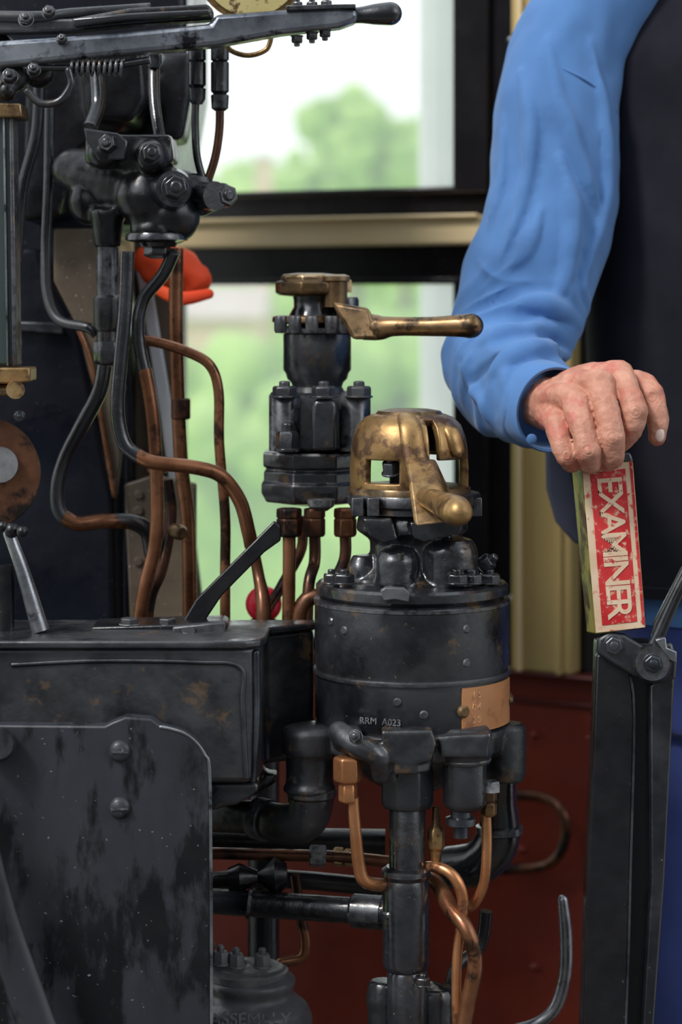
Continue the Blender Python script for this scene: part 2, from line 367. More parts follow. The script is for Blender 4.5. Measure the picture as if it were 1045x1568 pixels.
for th,v in ((28.5,1066),(80,1066)):
    c,d,a=onr(th,v,148); mesh_obj('plate_rivet',lathe_geo(c,d,[(.0062,0),(.0062,.003),(.004,.005)],18),BRSD,bv)
def text(gp,name,s,v,th,size,mat,rr=150.6):
    c,d,a=onr(th,v,rr); cu=bpy.data.curves.new(name,'FONT'); cu.body=s; cu.size=size; cu.extrude=.0005; cu.align_x='CENTER'
    o=bpy.data.objects.new(name,cu); bpy.context.collection.objects.link(o); o.location=c; o.rotation_euler=(math.pi/2,0,a); cu.materials.append(mat); o.parent=gp
text(bv,'stamped_letters','RRM  A023',1084,-20,.009,CAST,148.6)
for s_,v in (('1 5',1048),('0 4',1066),('2 9',1085)): text(bv,'plate_numbers',s_,v,38,.009,TAGL)
neck=[zgeo(U,0,[(98,896),(96,888),(82,880),(68,866),(64,850),(64,828),(70,822),(86,810),(84,798),(80,784)],40),
      zgeo(608,-.045,[(12,838),(26,844),(32,856),(34,896)],28), zgeo(690,-.035,[(14,820),(34,826),(42,840),(44,896)],28),
      zgeo(556,-.01,[(16,850),(24,866),(26,896)],16), zgeo(735,.0,[(14,866),(22,872),(22,896)],16),
      prism_geo([(556,795),(600,795),(610,826),(586,832),(566,820)],-.075,-.02),prism_geo([(628,800),(712,795),(705,818),(650,830),(634,824)],-.07,-.02)]
blob(bv,'neck_casting',neck,BLKW,.002,2,.0006)
LZ(bv,'index_ring',U+3,0,[(80,752),(100,754),(102,757),(102,770),(98,774),(98,782),(78,786)],BLKW,72)
mesh_obj('index_notches',join([zgeo(u,y,[(13,762),(13,790)],4,.78) for u,y in ((548,-.045),(572,-.06),(729,-.02))]),BLKW,bv,35,.001)
for u,v,y,r in ((527,893,-.045,17),(722,893,-.06,17),(750,893,-.035,17),(700,893,-.07,17),(508,893,-.02,13)):
    nut(bv,'flange_nut',u,v,y,r,15,BLKW,(0,0,1),.2)
nut(bv,'side_plug',738,868,-.03,13,22,BLKW,(.6,-.4,.5),.2)
prism(bv,'index_lug',[(583,905),(590,900),(620,901),(628,908),(626,922),(605,918),(588,920)],-.102,-.09,CAST,.001)
dprof=[(90,756),(91,735),(91,715),(90,700),(89,685),(86,668),(79,650),(68,639),(56,634),(30,632),(5,631)]
def keepf(a,i):
    th=math.degrees(a); th=th if th<=180 else th-360
    th=-th*DS
    v=(dprof[i][1]+dprof[i+1][1])/2
    if 698<v<745 and (-47<th<-8): return False
    if v>698 and (24<th<85): return False
    if 644<v<698 and (22<th<32): return False
    if v>698 and (110<th<170 or -160<th<-110): return False
    return True
_d=Vector((0,0,-1)); _a1=Vector((0,-1,0)); _a2=_d.cross(_a1)
DS=-1 if _a2.x>0 else 1
s=S(0); o=P(627,756,0)
V,Fc=lathe_geo(o,Vector((0,0,-1)),[(r*s,(v-756)*s) for r,v in dprof],96,0,keepf)
dome=mesh_obj('brass_cover',(V,Fc),BRS,bv,60)
md=dome.modifiers.new('sol','SOLIDIFY'); md.thickness=.0085; md.offset=-1
md=dome.modifiers.new('bev','BEVEL'); md.width=.0016; md.segments=2; md.limit_method='ANGLE'; md.angle_limit=math.radians(40)
tube(bv,'cover_rib',[(620,636,-.02),(628,652,-.054),(634,690,-.064),(640,712,-.068)],[15,18,19,20],BRS,14,6,True,True,.5)
tube(bv,'cover_rib',[(668,640,0),(690,657,-.035),(702,690,-.04)],[12,13,12],BRS,14,6,True,True,.5)
LZ(bv,'cover_top_boss',627,0,[(30,626),(48,629),(52,634),(52,642)],BRSD,40)
LZ(bv,'spindle_core',627,0,[(42,640),(42,690),(30,692),(30,756)],DSTEEL,32)
nut(bv,'spindle_nut',600,725,-.04,14,20,DSTEEL,(-.1,-.3,1),.1)
LZ(bv,'cover_base_lip',627,0,[(80,742),(92,744),(94,747),(94,756),(80,758)],BRSD,72)
hexa(bv,'handle_arm',[(621,707,-.075),(668,702,-.07),(690,800,-.125),(634,808,-.125)],[(625,712,-.03),(668,707,-.03),(700,770,-.06),(640,775,-.06)],BRS,.004)
tube(bv,'handle_grip',[(650,762,-.10),(664,766,-.125),(682,775,-.155),(698,782,-.19),(703,784,-.2)],[14,17,20,24,21],BRS,28,6,True,True)
LA(bv,'grip_collar',(684,776,-.155),(692,780,-.168),[(19,0),(23,.2),(23,.8),(19,1)],BRSD,28)
low=[zgeo(U,0,[(120,1100),(144,1104),(147,1118),(144,1140),(118,1152),(100,1165),(70,1190),(45,1205)],64),
 zgeo(474,-.035,[(26,1108),(38,1112),(43,1120),(43,1150),(37,1158),(36,1198),(40,1204),(40,1212)],32),
 zgeo(532,-.085,[(16,1112),(24,1118),(24,1140),(16,1150)],20),
 sweep_geo(*pxpts([(520,1122,-.09),(545,1140,-.108),(578,1158,-.112),(584,1185,-.1)],[18,19,17,15]),16,6,True,True),
 zgeo(622,-.09,[(30,1110),(40,1120),(42,1150),(40,1176),(36,1180)],8,.39),
 prism_geo([(585,1120),(662,1118),(668,1140),(660,1168),(588,1168)],-.115,-.05),
 zgeo(712,-.075,[(34,1112),(42,1122),(44,1150),(38,1165)],28),
 prism_geo([(672,1128),(752,1124),(748,1160),(676,1160)],-.105,-.05),
 zgeo(775,-.015,[(24,1106),(31,1113),(31,1180),(27,1196)],28),
 zgeo(748,.0,[(44,1112),(46,1120),(40,1180),(34,1195)],24)]
blob(bv,'lower_manifold',low,BLKW,.002,2,.0006)
yy=-.06
LZ(bv,'outlet_nut',624,yy,[(34,1166),(42,1172),(43,1178),(43,1226),(38,1236)],BLKW,8,.39,.002)
LZ(bv,'side_cap',712,-.075,[(26,1156),(38,1158),(41,1162),(39,1167),(33,1169),(34,1228),(29,1236),(22,1240)],BLKW,32)
LZ(bv,'side_cap_stem',706,-.075,[(16,1236),(16,1250),(23,1252),(23,1262),(12,1266),(12,1282)],DSTEEL,24)
LZ(bv,'front_lug',752,-.075,[(14,1196),(15,1200),(15,1212)],BLKW,6)
nut(bv,'manifold_stud',545,1128,-.12,10,8,BLKW,(-.3,-1,.2),.2)
LZ(bv,'down_pipe',624,yy,[(25,1230),(28,1238),(28,1330),(24,1334)],BLKW,32)
LZ(bv,'down_pipe_sleeve',622,yy,[(30,1326),(37,1331),(38,1338),(34,1345),(36,1352),(36,1474),(33,1482),(28,1486)],BLKW,32)
LZ(bv,'down_pipe_lower',624,yy,[(28,1484),(31,1490),(31,1560),(29,1570),(29,VF(yy))],BLKW,32)
LZ(bv,'sleeve_plug',598,yy-.01,[(10,1395),(12,1398),(10,1403)],BLKW,12)
blob(bv,'pipe_tee',[sph(660,1530,-.04,34,(1,1,.8)),sph(588,1530,-.03,28,(1,1,1)),zgeo(664,-.04,[(30,1510),(34,1525),(32,1600)],20),
   zgeo(588,-.03,[(22,1500),(26,1515),(24,1600)],20)],BLKW,.003,3)
nut(bv,'pipe_union',648,1508,-.08,12,12,BLKW,(0,0,1),.2)
tube(bv,'left_elbow',[(478,1200,-.035),(478,1225,-.035),(468,1255,-.03),(435,1262,-.015),(395,1252,.01),(330,1250,.04)],[33,34,32,31,26,24],BLKW,24,6)
LZ(bv,'elbow_collar',478,-.035,[(34,1204),(38,1208),(38,1218),(34,1222)],BLKW,32)
LA(bv,'elbow_collar',(392,1252,.012),(412,1257,.0),[(26,0),(32,.1),(32,.9),(26,1)],BLK,28)
tube(bv,'right_elbow',[(765,1185,.04),(765,1230,.05),(762,1285,.06),(735,1320,.07),(690,1328,.09)],[26,27,34,34,32],BLK,24,6)
LZ(bv,'right_elbow_collar',765,.055,[(28,1262),(36,1265),(36,1275),(30,1278)],BLK,32)

# ------------------------------------------------------------- second brake valve (behind)
sv=group('vacuum_ejector_valve'); U2=486; y2=.16
LZ(sv,'square_body',U2+4,y2,[(88,600),(92,606),(92,688)],BLK,4,math.pi/4,.004)
LZ(sv,'body_barrel',U2,y2,[(40,496),(50,504),(52,512),(52,566),(48,572),(46,580),(40,586),(38,592),(44,602)],BLKW,48)
prism(sv,'front_boss',[(478,622),(482,612),(512,612),(516,622),(516,690),(478,690)],y2-.095,y2-.03,BLKW,.004,3)
LZ(sv,'corner_column',U2-50,y2-.055,[(20,600),(24,606),(24,690)],BLK,20); LZ(sv,'corner_column',U2+58,y2-.055,[(20,600),(24,606),(24,690)],BLK,20)
LZ(sv,'flange_plates',U2-3,y2,[(60,688),(83,690),(85,693),(85,712),(80,714),(80,718),(84,720),(84,735),(88,738),(88,752),(80,766),(40,772)],BLKW,8,math.pi/8,.002)
LZ(sv,'neck_flange',U2,y2,[(44,498),(60,503),(60,509),(50,513)],BLK,48)
for u,v,y in ((436,608,.09),(496,608,.075),(550,608,.09)): nut(sv,'body_nut',u,v,y,19,17,BLKW,(0,0,1),.4)
nut(sv,'body_nut',440,690,.075,18,30,BLKW,(0,0,1),.4)
LZ(sv,'spout_boss',492,.08,[(22,765),(20,775),(10,782)],BLKW,16)
LZ(sv,'notched_ring',U2-6,y2,[(56,483),(62,485),(63,488),(63,493),(56,496)],BRSD,48)
mesh_obj('ring_studs',join([zgeo(u,y,[(9,484),(10,488),(10,506),(8,510)],12) for u,y in ((430,.1),(452,.075),(478,.068),(508,.07),(529,.09))]),BLKW,sv)
LZ(sv,'upper_neck',U2-6,y2,[(32,452),(30,460),(30,470),(38,484)],BLK,32)
LZ(sv,'side_lug',U2+42,y2,[(20,455),(22,460),(22,485),(18,510)],BLKW,16)
LZ(sv,'brass_cap',U2-12,y2,[(20,418),(42,420),(46,424),(46,430),(54,432),(54,448),(48,452),(30,454)],BRSD,8,.2,.002)
LZ(sv,'cap_spindle',U2+28,y2-.02,[(14,420),(22,423),(22,430),(18,432),(18,470)],BRSD,20)
LZ(sv,'cap_end_tag',U2+44,y2,[(8,428),(10,430),(10,448)],BRS,6)
hexa(sv,'handle_lug',[(507,462,.09),(566,472,.07),(580,520,.07),(540,520,.07)],[(507,462,.14),(566,472,.12),(580,518,.12),(540,518,.12)],BRSD,.004)
tube(sv,'handle_rod',[(560,500,.09),(582,502,.08),(605,500,.07),(660,500,.06),(700,499,.05),(722,499,.045)],[21,19,15,15,17,19],BRSD,24,6,True,True)
LA(sv,'handle_end',(712,499,.05),(729,499,.045),[(15,0),(19,.2),(19,.7),(13,1)],BRS,24,0,.001)
for u,y,w in ((443,.10,20),(482,.12,17),(529,.10,18)):
    LZ(sv,'union_nut',u,y,[(w*.9,778),(w,780),(w,792),(w*.86,793),(w,795),(w,818),(w*.85,822)],COPD if u!=529 else COP,6,.4,.001)
tube(sv,'outlet_pipe',[(443,815,.10),(443,880,.10),(440,1080,.10)],[10,10,10],COP)
tube(sv,'outlet_pipe',[(482,815,.12),(482,860,.12),(472,910,.10),(470,1080,.10)],9,COPD)
tube(sv,'outlet_pipe',[(529,815,.10),(527,860,.10),(500,905,.10),(462,935,.10),(455,1080,.10)],[9,9,10,14,14],COPD)
tube(sv,'outlet_pipe',[(460,790,.14),(462,840,.14),(430,900,.14),(400,960,.12),(395,1080,.12)],8,COPD)
tube(sv,'outlet_pipe',[(385,826,.12),(396,880,.12),(404,940,.1),(404,1080,.1)],[9,9,12,12],COPD)

# ------------------------------------------------------------- pedestal
pd=group('brake_pedestal')
plan(pd,'cast_box',[(-260,-.10),(372,-.10),(392,-.093),(400,-.075),(406,-.01),(480,.02),(480,.035),(-260,.035)],990,1200,-.1,BLKW,.006,4)
plan(pd,'top_lip',[(-260,-.107),(376,-.107),(400,-.097),(408,-.075),(414,-.016),(484,.02),(484,.04),(-260,.04)],980,992,-.1,BLKW,.002,2)
blob(pd,'box_underside',[prism_geo([(-150,1195),(395,1195),(398,1215),(360,1235),(330,1242),(-150,1242)],-.09,.03),prism_geo([(290,1190),(395,1190),(425,1185),(425,1200),(380,1225),(340,1240)],-.0,.03)],BLK,.005,4)
tube(pd,'corner_bead',[(393,1000,-.094),(394,1100,-.094),(388,1195,-.094)],[6,5,4],DSTEEL,10,3,True,True)
tube(pd,'weld_ridge',[(20,1018,-.1),(150,1012,-.1),(300,1014,-.1),(368,1022,-.1),(372,1080,-.1),(378,1190,-.1)],4,BLK,10,8,True,True)
prism(pd,'cross_bracket',[(262,972),(274,962),(300,918),(352,866),(420,798),(430,806),(430,828),(405,846),(340,912),(300,972)],.0,.008,DULL,.0015)
prism(pd,'bracket_foot',[(140,972),(140,960),(340,954),(348,960),(348,976),(262,978)],-.03,.03,DULL,.002)
prism(pd,'bracket_lip',[(264,960),(346,952),(346,975),(264,980)],-.045,-.03,BLK,.002)
nut(pd,'bracket_bolt',289,972,-.05,12,8,BLKW,(0,-.4,1),.2,0); nut(pd,'bracket_bolt',198,956,-.02,14,10,BLKW,(0,0,1),.2,0); nut(pd,'bracket_bolt',256,956,-.02,14,10,BLKW,(0,0,1),.2,0)
prism(pd,'side_support',[(-200,1240),(300,1240),(300,1300),(300,VF(-.05)),(-200,VF(-.05))],-.06,.01,DULL,.004)

gp_=group('guard_plate'); yp=-.17
arc=[(250+72*math.sin(a)*1.0,1190-75*math.cos(a)) for a in [math.radians(x) for x in range(0,91,9)]]
poly=[(-260,1108),(160,1112),(172,1106),(192,1098),(232,1101),(246,1112)]+arc[1:]+[(323,1400),(324,VF(yp)),(-260,VF(yp))]
prism(gp_,'plate',poly,yp,yp+.02,SLATE,.002,3)
tube(gp_,'edge_highlight_bead',[(u,v,yp) for u,v in ([(246,1113)]+arc[1::2]+[(323,1300),(324,1500),(324,1900),(324,VF(yp))])],2.4,STEEL,10,4,True,True)  # pale steel bead added to carry the highlight along the plate edge
for v in (1150,1237):
    s=S(yp); c=P(184,v,yp)
    mesh_obj('slotted_screw',join([lathe_geo(c,Vector((0,-1,0)),[(17*s,0),(16*s,4*s),(11*s,8*s),(.1*s,9.5*s)],28)]),SLATE,gp_,60)
    mesh_obj('screw_slot',box_geo(c.x-13*s,c.x+13*s,c.y-10.5*s,c.y-8*s,c.z-1.5*s,c.z+1.5*s),DULL,gp_)
LA(gp_,'pivot_boss',(-2,1140,yp),(-2,1140,yp-.02),[(26,0),(26,.7),(22,1)],SLATE,32)
lv=group('damper_lever')
tube(lv,'lever_bar',[(-40,1240,-.22),(0,1400,-.22),(55,1568,-.22),(130,1800,-.22),(190,VF(-.22),-.22)],[24,26,30,32,32],SLATE,14,3,True,True,.45)
lv=group('drain_cock_lever')
tube(lv,'steel_arm',[(14,818,-.05),(35,875,-.05),(62,966,-.05)],[9,11,14],STEEL,16,3,True,False)
mesh_obj('pivot_balls',join([sph(18,812,-.06,12),sph(34,814,-.07,9),sph(4,806,-.06,8)]),DULL,lv,180)
tube(lv,'bracket_strip',[(8,865,-.04),(8,966,-.04)],[14,14],DULL,12,3,False,False,.4)

# ------------------------------------------------------------- backhead
bh=group('boiler_backhead')
prism(bh,'backplate',[(-420,-300),(284,-300),(286,110),(268,215),(262,345),(150,345),(196,520),(200,640),(196,880),(196,VF(.36)),(-420,VF(.36))],.36,.8,NAVY,.01,3)
prism(bh,'cladding_step',[(-420,380),(60,380),(78,430),(120,500),(150,640),(175,760),(180,1090),(-420,1090)],.30,.36,NAVY,.008,3)
blob(bh,'upper_manifold_block',[prism_geo([(40,90),(150,80),(190,130),(190,200),(120,230),(90,330),(30,340)],.24,.36),prism_geo([(120,70),(215,70),(225,150),(200,190),(130,180)],.20,.36),prism_geo([(240,80),(292,80),(292,150),(280,215),(244,215)],.26,.36)],DULL,.006,3)
prism(bh,'name_strip',[(20,492),(80,494),(96,500),(96,512),(20,506)],.29,.31,BLK,.002)
sp=group('cab_side_sheet')
prism(sp,'tan_panel',[(205,345),(240,345),(262,480),(275,640),(310,930),(310,1110),(206,1110),(206,760),(206,540)],.42,.45,TAN,.002)
prism(sp,'tan_backing',[(82,350),(145,350),(170,480),(185,700),(178,760),(150,620),(118,500),(82,430)],.275,.295,TAN,.002)
prism(sp,'lower_angle',[(190,742),(235,728),(300,742),(300,1090),(206,1090)],.28,.30,TAN,.002)
for u,v in ((213,758),(213,782),(212,860)): nut(sp,'panel_rivet',u,v,.28,7,4,TAN,stud=0)
bk=group('door_edge_strip')
prism(bk,'white_edge',[(205,395),(225,395),(262,620),(300,930),(284,930),(245,640)],.40,.415,WHITE,.002)
tube(sp,'rubber_seal',[(118,500,.27),(140,560,.27),(165,700,.27),(175,760,.27)],[4,4,4,4],COP,8,4,True,True)
oc=group('orange_cap')
blob(oc,'cap_crown',[sph(262,412,.36,50,(1,.8,.7)),sph(300,430,.35,28,(.9,.8,1.05)),sph(230,402,.36,26)],ORANGE,.005,4,.003)
tube(oc,'cap_peak',[(236,440,.31),(275,457,.30),(320,450,.31)],[8,11,8],ORANGE,14,5,True,True,.5)
rl=group('red_tail_lamp')
mesh_obj('red_lens',sph_geo(P(404,925,.2),28*S(.2),24,(1,.8,1)),RED,rl,180)
LZ(rl,'lamp_base',404,.2,[(14,945),(22,950),(24,975),(24,VF(.2))],DULL,24)

# ------------------------------------------------------------- steam fountain valve (upper left)
fv=group('steam_valve')
blob(fv,'valve_body',[
  sweep_geo(*pxpts([(115,262,.14),(160,275,.12),(215,290,.1),(290,300,.1),(325,300,.1)],[36,42,44,38,24]),20,6,True,True),
  sph(262,330,.08,46,(1,.9,1)), sph(225,300,.08,48), sph(140,310,.12,36), sph(235,352,.08,34,(1.1,1,.6)),
  prism_geo([(130,205),(262,205),(266,245),(240,262),(130,250)],.06,.14),sph(160,235,.06,26),sph(232,240,.05,26),
  zgeo(165,.1,[(28,320),(24,350),(20,380)],16)],DULL,.003,3,.0008)
for u,v,y_,r,dd in ((168,222,.05,15,(-.15,-1,.1)),(230,236,.03,15,(.2,-1,.1)),(268,288,.02,19,(.15,-1,.05)),(340,300,.08,18,(.6,-1,0))):
    nut(fv,'hex_plug',u,v,y_,r,22,BLK,dd,.2,.5,.1)
LA(fv,'plug_collar',(300,300,.09),(330,300,.06),[(30,0),(30,.3),(22,.4),(22,1)],BLK,24)
LA(fv,'front_collar',(262,290,.06),(266,289,.025),[(34,0),(30,.4),(27,1)],BLK,28)
LZ(fv,'bottom_flange',240,.08,[(46,358),(48,362),(48,368),(34,372),(30,378)],BLK,32)
nut(fv,'bottom_plug',241,374,.08,21,20,BLK,(0,-.15,-1),.3,0)
prism(fv,'top_strap',[(128,196),(180,204),(196,216),(192,244),(150,246),(132,215)],.045,.07,BLK,.002)
LZ(fv,'down_pipe',165,.1,[(17,345),(17,460)],BLK,24)
LZ(fv,'down_pipe_coupling',165,.1,[(18,452),(22,456),(22,500),(19,506),(17,508),(17,524)],BLKW,24)
LZ(fv,'down_pipe_nut',165,.1,[(20,522),(22,525),(22,552),(19,557),(14,560)],BLKW,6,.4,.001)
tube(fv,'feed_pipe',[(160,560,.1),(152,600,.1),(126,650,.11),(100,700,.12),(88,745,.12),(92,785,.12),(120,802,.12),(160,798,.12),(200,799,.13),(226,814,.14),(234,850,.15)],[12,12,12,11,11,11,11,11,12,13,13],BLK,18,7)
tube(fv,'feed_pipe_copper',[(98,792,.1195),(120,802,.1195),(160,798,.1195),(196,799,.129)],[11.6]*4,COP,18,7)
tube(fv,'lubricator_pipe',[(195,385,.06),(192,470,.06),(184,560,.06),(180,630,.06),(192,682,.06),(225,706,.06)],[11]*6,BLK,18,7)
tube(fv,'lubricator_pipe_copper',[(210,697,.06),(235,708,.06),(300,716,.07),(340,730,.08),(368,768,.09),(381,815,.1),(385,835,.11)],[11]*7,COP,18,7)
tube(fv,'branch_pipe',[(266,385,.08),(250,420,.09),(222,455,.1),(212,490,.1),(214,530,.1),(222,570,.1)],10,BLK,16,7)
tube(fv,'branch_pipe_copper',[(222,565,.1),(234,640,.1),(240,740,.1),(238,830,.1),(222,900,.1),(214,960,.1),(212,1080,.1)],[10.5]*7,COP,18,7)
cp=group('copper_pipework')
tube(cp,'riser',[(270,380,.2),(270,520,.2),(277,700,.2),(289,820,.2),(291,1080,.2)],11,COP,18,7)
tube(cp,'riser',[(256,735,.16),(262,790,.16),(248,870,.15),(228,930,.15),(222,1080,.14)],9,COPD,16,7)
tube(cp,'overflow',[(203,520,.12),(240,524,.12),(290,540,.12),(322,560,.12),(335,600,.12),(336,680,.12),(345,790,.12),(345,880,.12),(345,1080,.12)],8,COP,16,7)
LZ(cp,'pipe_clip',240,.11,[(13,700),(15,703),(15,722),(13,725)],COPD,20); LZ(cp,'pipe_clip',277,.2,[(13,610),(15,612),(15,640),(13,642)],COPD,20)
LA(cp,'brass_elbow',(262,812,.14),(280,816,.12),[(8,0),(12,.3),(12,.8),(8,1)],BRSD,16)
tube(cp,'soot_pipe',[(76,160,.16),(74,280,.16),(70,380,.16),(72,450,.15),(90,490,.14),(135,502,.12),(148,512,.12)],8,BLK,14,7)
tube(cp,'soot_pipe',[(60,100,.2),(56,200,.2),(34,290,.2),(26,400,.2)],9,BLK,14,7)
tube(cp,'soot_pipe',[(148,110,.15),(150,160,.14),(138,196,.12)],12,BLK,14,7)
tube(cp,'soot_pipe',[(236,90,.14),(236,150,.12),(244,210,.1)],9,BLK,14,7)
LZ(cp,'soot_pipe_union',236,.13,[(10,80),(13,84),(13,96),(9,104)],BLKW,16)
LZ(cp,'twin_union',302,.1,[(9,62),(14,66),(14,92),(11,94),(14,96),(14,130),(10,134),(14,136),(13,152),(8,160)],BLK,16)
LZ(cp,'twin_union',337,.1,[(9,62),(14,66),(14,92),(11,94),(14,96),(14,140),(10,144),(14,146),(13,166),(8,170)],BLK,16)
tube(cp,'twin_pipe',[(300,150,.1),(299,190,.1),(302,240,.1),(312,278,.1)],6,BLK,12,6)
tube(cp,'twin_pipe',[(337,165,.1),(336,200,.1),(330,240,.1),(318,278,.1)],6.5,COPD,12,6)

# ------------------------------------------------------------- regulator (top left)
rg=group('regulator_lever')
prism(rg,'lever_bar',[(-330,70),(0,62),(180,50),(322,36),(330,22),(440,14),(520,10),(548,16),(548,32),(520,42),(430,52),(330,70),(180,84),(0,102),(-330,116)],.0,.03,BARST,.005,3)
prism(rg,'upper_link',[(-330,32),(110,28),(200,12),(318,6),(326,14),(326,30),(200,38),(110,48),(-330,58)],.02,.045,BLKW,.003,3)
prism(rg,'slide_strip',[(110,28),(200,20),(322,14),(322,22),(200,30),(112,40)],.0,.02,BLK,.002)
tube(rg,'round_grip',[(540,24,.015),(556,23,.015),(575,22,.015),(598,21,.015)],[12,13,16,18],BLK,28,6,True,True)
for u,v,d in ((478,14,1),(455,14,1),(455,55,-1),(478,50,-1),(498,46,-1),(500,12,1)):
    nut(rg,'clamp_nut',u,v,.012,9,11,BLK,(0,0,d),.2,.5,.4)
prism(rg,'clamp_strap',[(438,8),(545,6),(545,12),(438,16)],-.004,.034,BLK,.001)
for u,v,r in ((40,30,11),(75,20,10),(15,118,12),(52,108,10),(95,62,8)):
    nut(rg,'link_nut',u,v,-.005,r,10,BLKW,(0,-1,.4),.3)
tube(rg,'link_rod',[(-200,20,.03),(40,26,.02),(110,20,.03),(230,12,.05)],[9,9,8,8],BLKW,12,4)
H=[P(105+85*i/180, 103+12*math.sin(i/180*2*math.pi*10)-0, .01+.008*math.cos(i/180*2*math.pi*10)) for i in range(181)]
mesh_obj('coil_spring',sweep_geo(H,[2.6*S(0)]*len(H),8,1,False,False,1,False),BLKW,rg,180)
tube(rg,'spring_rod',[(60,104,.01),(150,103,.01),(230,92,.01)],[5,5,6],BLK)
tube(rg,'loop_pipe',[(105,108,.0),(108,130,.0),(90,155,.0),(62,158,.0),(42,140,.0)],6,BLKW,12,6,True,True)
blob(rg,'link_casting',[sph(20,120,.03,24),sph(60,110,.05,26),sph(0,85,.05,34),sph(10,140,.02,16)],DULL,.003,4)
gg=group('pressure_gauge')
LA(gg,'gauge_case',(385,-52,.10),(385,-52,.05),[(80,0),(80,.8),(84,.85),(84,1)],BRS,48)
LA(gg,'gauge_dial',(385,-52,.05),(385,-52,.047),[(76,0),(76,1)],DIAL,48)
tube(gg,'brass_loop',[(345,55,.06),(352,76,.06),(380,85,.06),(408,76,.06),(416,55,.06)],4,BRS,10,8,True,True)
LZ(gg,'gauge_stem',385,.075,[(14,20),(14,62)],BRSD,16)
wg=group('water_gauge')
prism(wg,'glass_protector',[(-60,175),(18,175),(24,560),(-60,560)],-.0,.03,GGLASS,.003)
prism(wg,'protector_edge',[(14,178),(20,178),(26,560),(19,560)],-.006,.03,BLKW,.001)
prism(wg,'protector_bead',[(4,178),(7,178),(13,560),(10,560)],-.004,.0,STEEL,.0005)
prism(wg,'top_clamp',[(-60,156),(32,158),(34,180),(-60,180)],-.01,.04,BRSD,.002)
prism(wg,'bottom_clamp',[(-60,563),(46,563),(46,585),(20,588),(-60,586)],-.01,.04,BRS,.002)
LA(wg,'clamp_thumbscrew',(22,597,.0),(24,597,-.03),[(12,0),(13,.5),(14,.6),(14,1)],BRS,20)
LA(wg,'clamp_stem',(-60,597,.015),(20,597,.015),[(10,0),(10,1)],BRSD,16)
nut(wg,'lock_screw',30,637,.02,8,6,DSTEEL)
LA(wg,'fire_door_disc',(-25,725,.06),(-25,725,.02),[(72,0),(82,.2),(86,.6),(84,1)],COPD,48)
LA(wg,'disc_label',(0,712,.02),(0,712,.014),[(28,0),(27,1)],CAST,32)

# ------------------------------------------------------------- bottom pipework
bp=group('underfloor_pipework')
LZ(bp,'brass_union',533,-.1,[(20,1158),(23,1161),(23,1192),(20,1197),(14,1198),(14,1202),(15,1204),(15,1226),(12,1229)],COPB,6,.4,.001)
tube(bp,'copper_bend',[(541,1222,-.1),(544,1265,-.1),(550,1325,-.09),(560,1350,-.085),(590,1356,-.065)],[9,9,10,10,9],COPB,18,7)
LZ(bp,'brass_union',749,-.07,[(11,1205),(13,1208),(13,1226),(9,1228),(13,1230),(13,1246),(10,1250)],BRS,6,.4,.001)
tube(bp,'copper_bend',[(745,1245,-.07),(746,1300,-.07),(742,1350,-.065),(728,1382,-.06),(712,1392,-.05)],8,COPB,18,7)
LZ(bp,'brass_union',668,-.06,[(6,1235),(7,1262),(12,1268),(14,1272),(14,1298),(10,1302),(8,1325)],BRS,6,.4,.001)
tube(bp,'copper_bend',[(640,1330,-.05),(668,1327,-.07),(695,1342,-.08),(709,1375,-.08),(706,1420,-.08),(700,1480,-.08),(700,1600,-.08),(700,1900,-.08)],[8,8,9,9,8,8,8,8],COPB,18,7)
tube(bp,'copper_bend',[(640,1340,-.02),(668,1352,-.04),(690,1390,-.07),(716,1425,-.09),(728,1475,-.09),(716,1540,-.09),(708,1620,-.09),(708,1900,-.09)],[10,12,13,12,12,12,12,12],COP,18,7)
tube(bp,'black_hose',[(745,1395,.05),(735,1450,.05),(695,1490,.03),(690,1600,.03)],10,DULL,14,6)
tube(bp,'equalising_pipe',[(300,1306,.04),(420,1309,.04),(520,1312,.03),(600,1320,.03)],9,COPD,14,4)
LA(bp,'pipe_union',(474,1310,.035),(500,1311,.035),[(14,0),(17,.1),(17,.9),(14,1)],BLKW,6)
LA(bp,'pipe_union',(510,1311,.035),(542,1314,.035),[(12,0),(15,.1),(15,.45),(11,.5),(14,.6),(14,.95),(10,1)],BRS,6)
tube(bp,'train_pipe',[(300,1378,.03),(420,1386,.02),(540,1394,.0),(610,1399,-.02)],[19,20,20,20],BLKW,24,4)
LA(bp,'train_pipe_socket',(538,1394,.0),(590,1398,-.01),[(22,0),(26,.08),(26,.92),(22,1)],BLK,28)
LA(bp,'train_pipe_ring',(378,1383,.02),(386,1384,.02),[(20,0),(24,.2),(24,.8),(20,1)],BLK,28)
tube(bp,'steam_pipe',[(300,1287,.12),(450,1290,.12),(590,1292,.12)],[22]*3,DULL,18,3)
tube(bp,'steam_pipe',[(300,1352,.14),(420,1345,.12),(590,1360,.12)],[14]*3,DULL,18,3)
tube(bp,'drain_pipe',[(442,1200,.10),(446,1240,.10),(440,1290,.1)],7,COPD,14,4)
tube(bp,'drain_pipe',[(452,1340,.06),(460,1400,.06),(468,1440,.06),(462,1466,.06),(430,1474,.06)],8,COP,14,7,False,True)
LA(bp,'handwheel_hub',(350,1345,.03),(440,1340,.03),[(16,0),(22,.2),(10,.5),(30,.8),(18,1)],DULL,20)
wp=group('wall_drain_pipe')
tube(wp,'return_bend',[(700,1216,.86),(780,1217,.83),(835,1222,.80),(862,1245,.78),(866,1285,.78),(848,1318,.79),(805,1330,.82),(700,1332,.86)],8,COPD,14,8)
hk=group('fire_iron_hook')
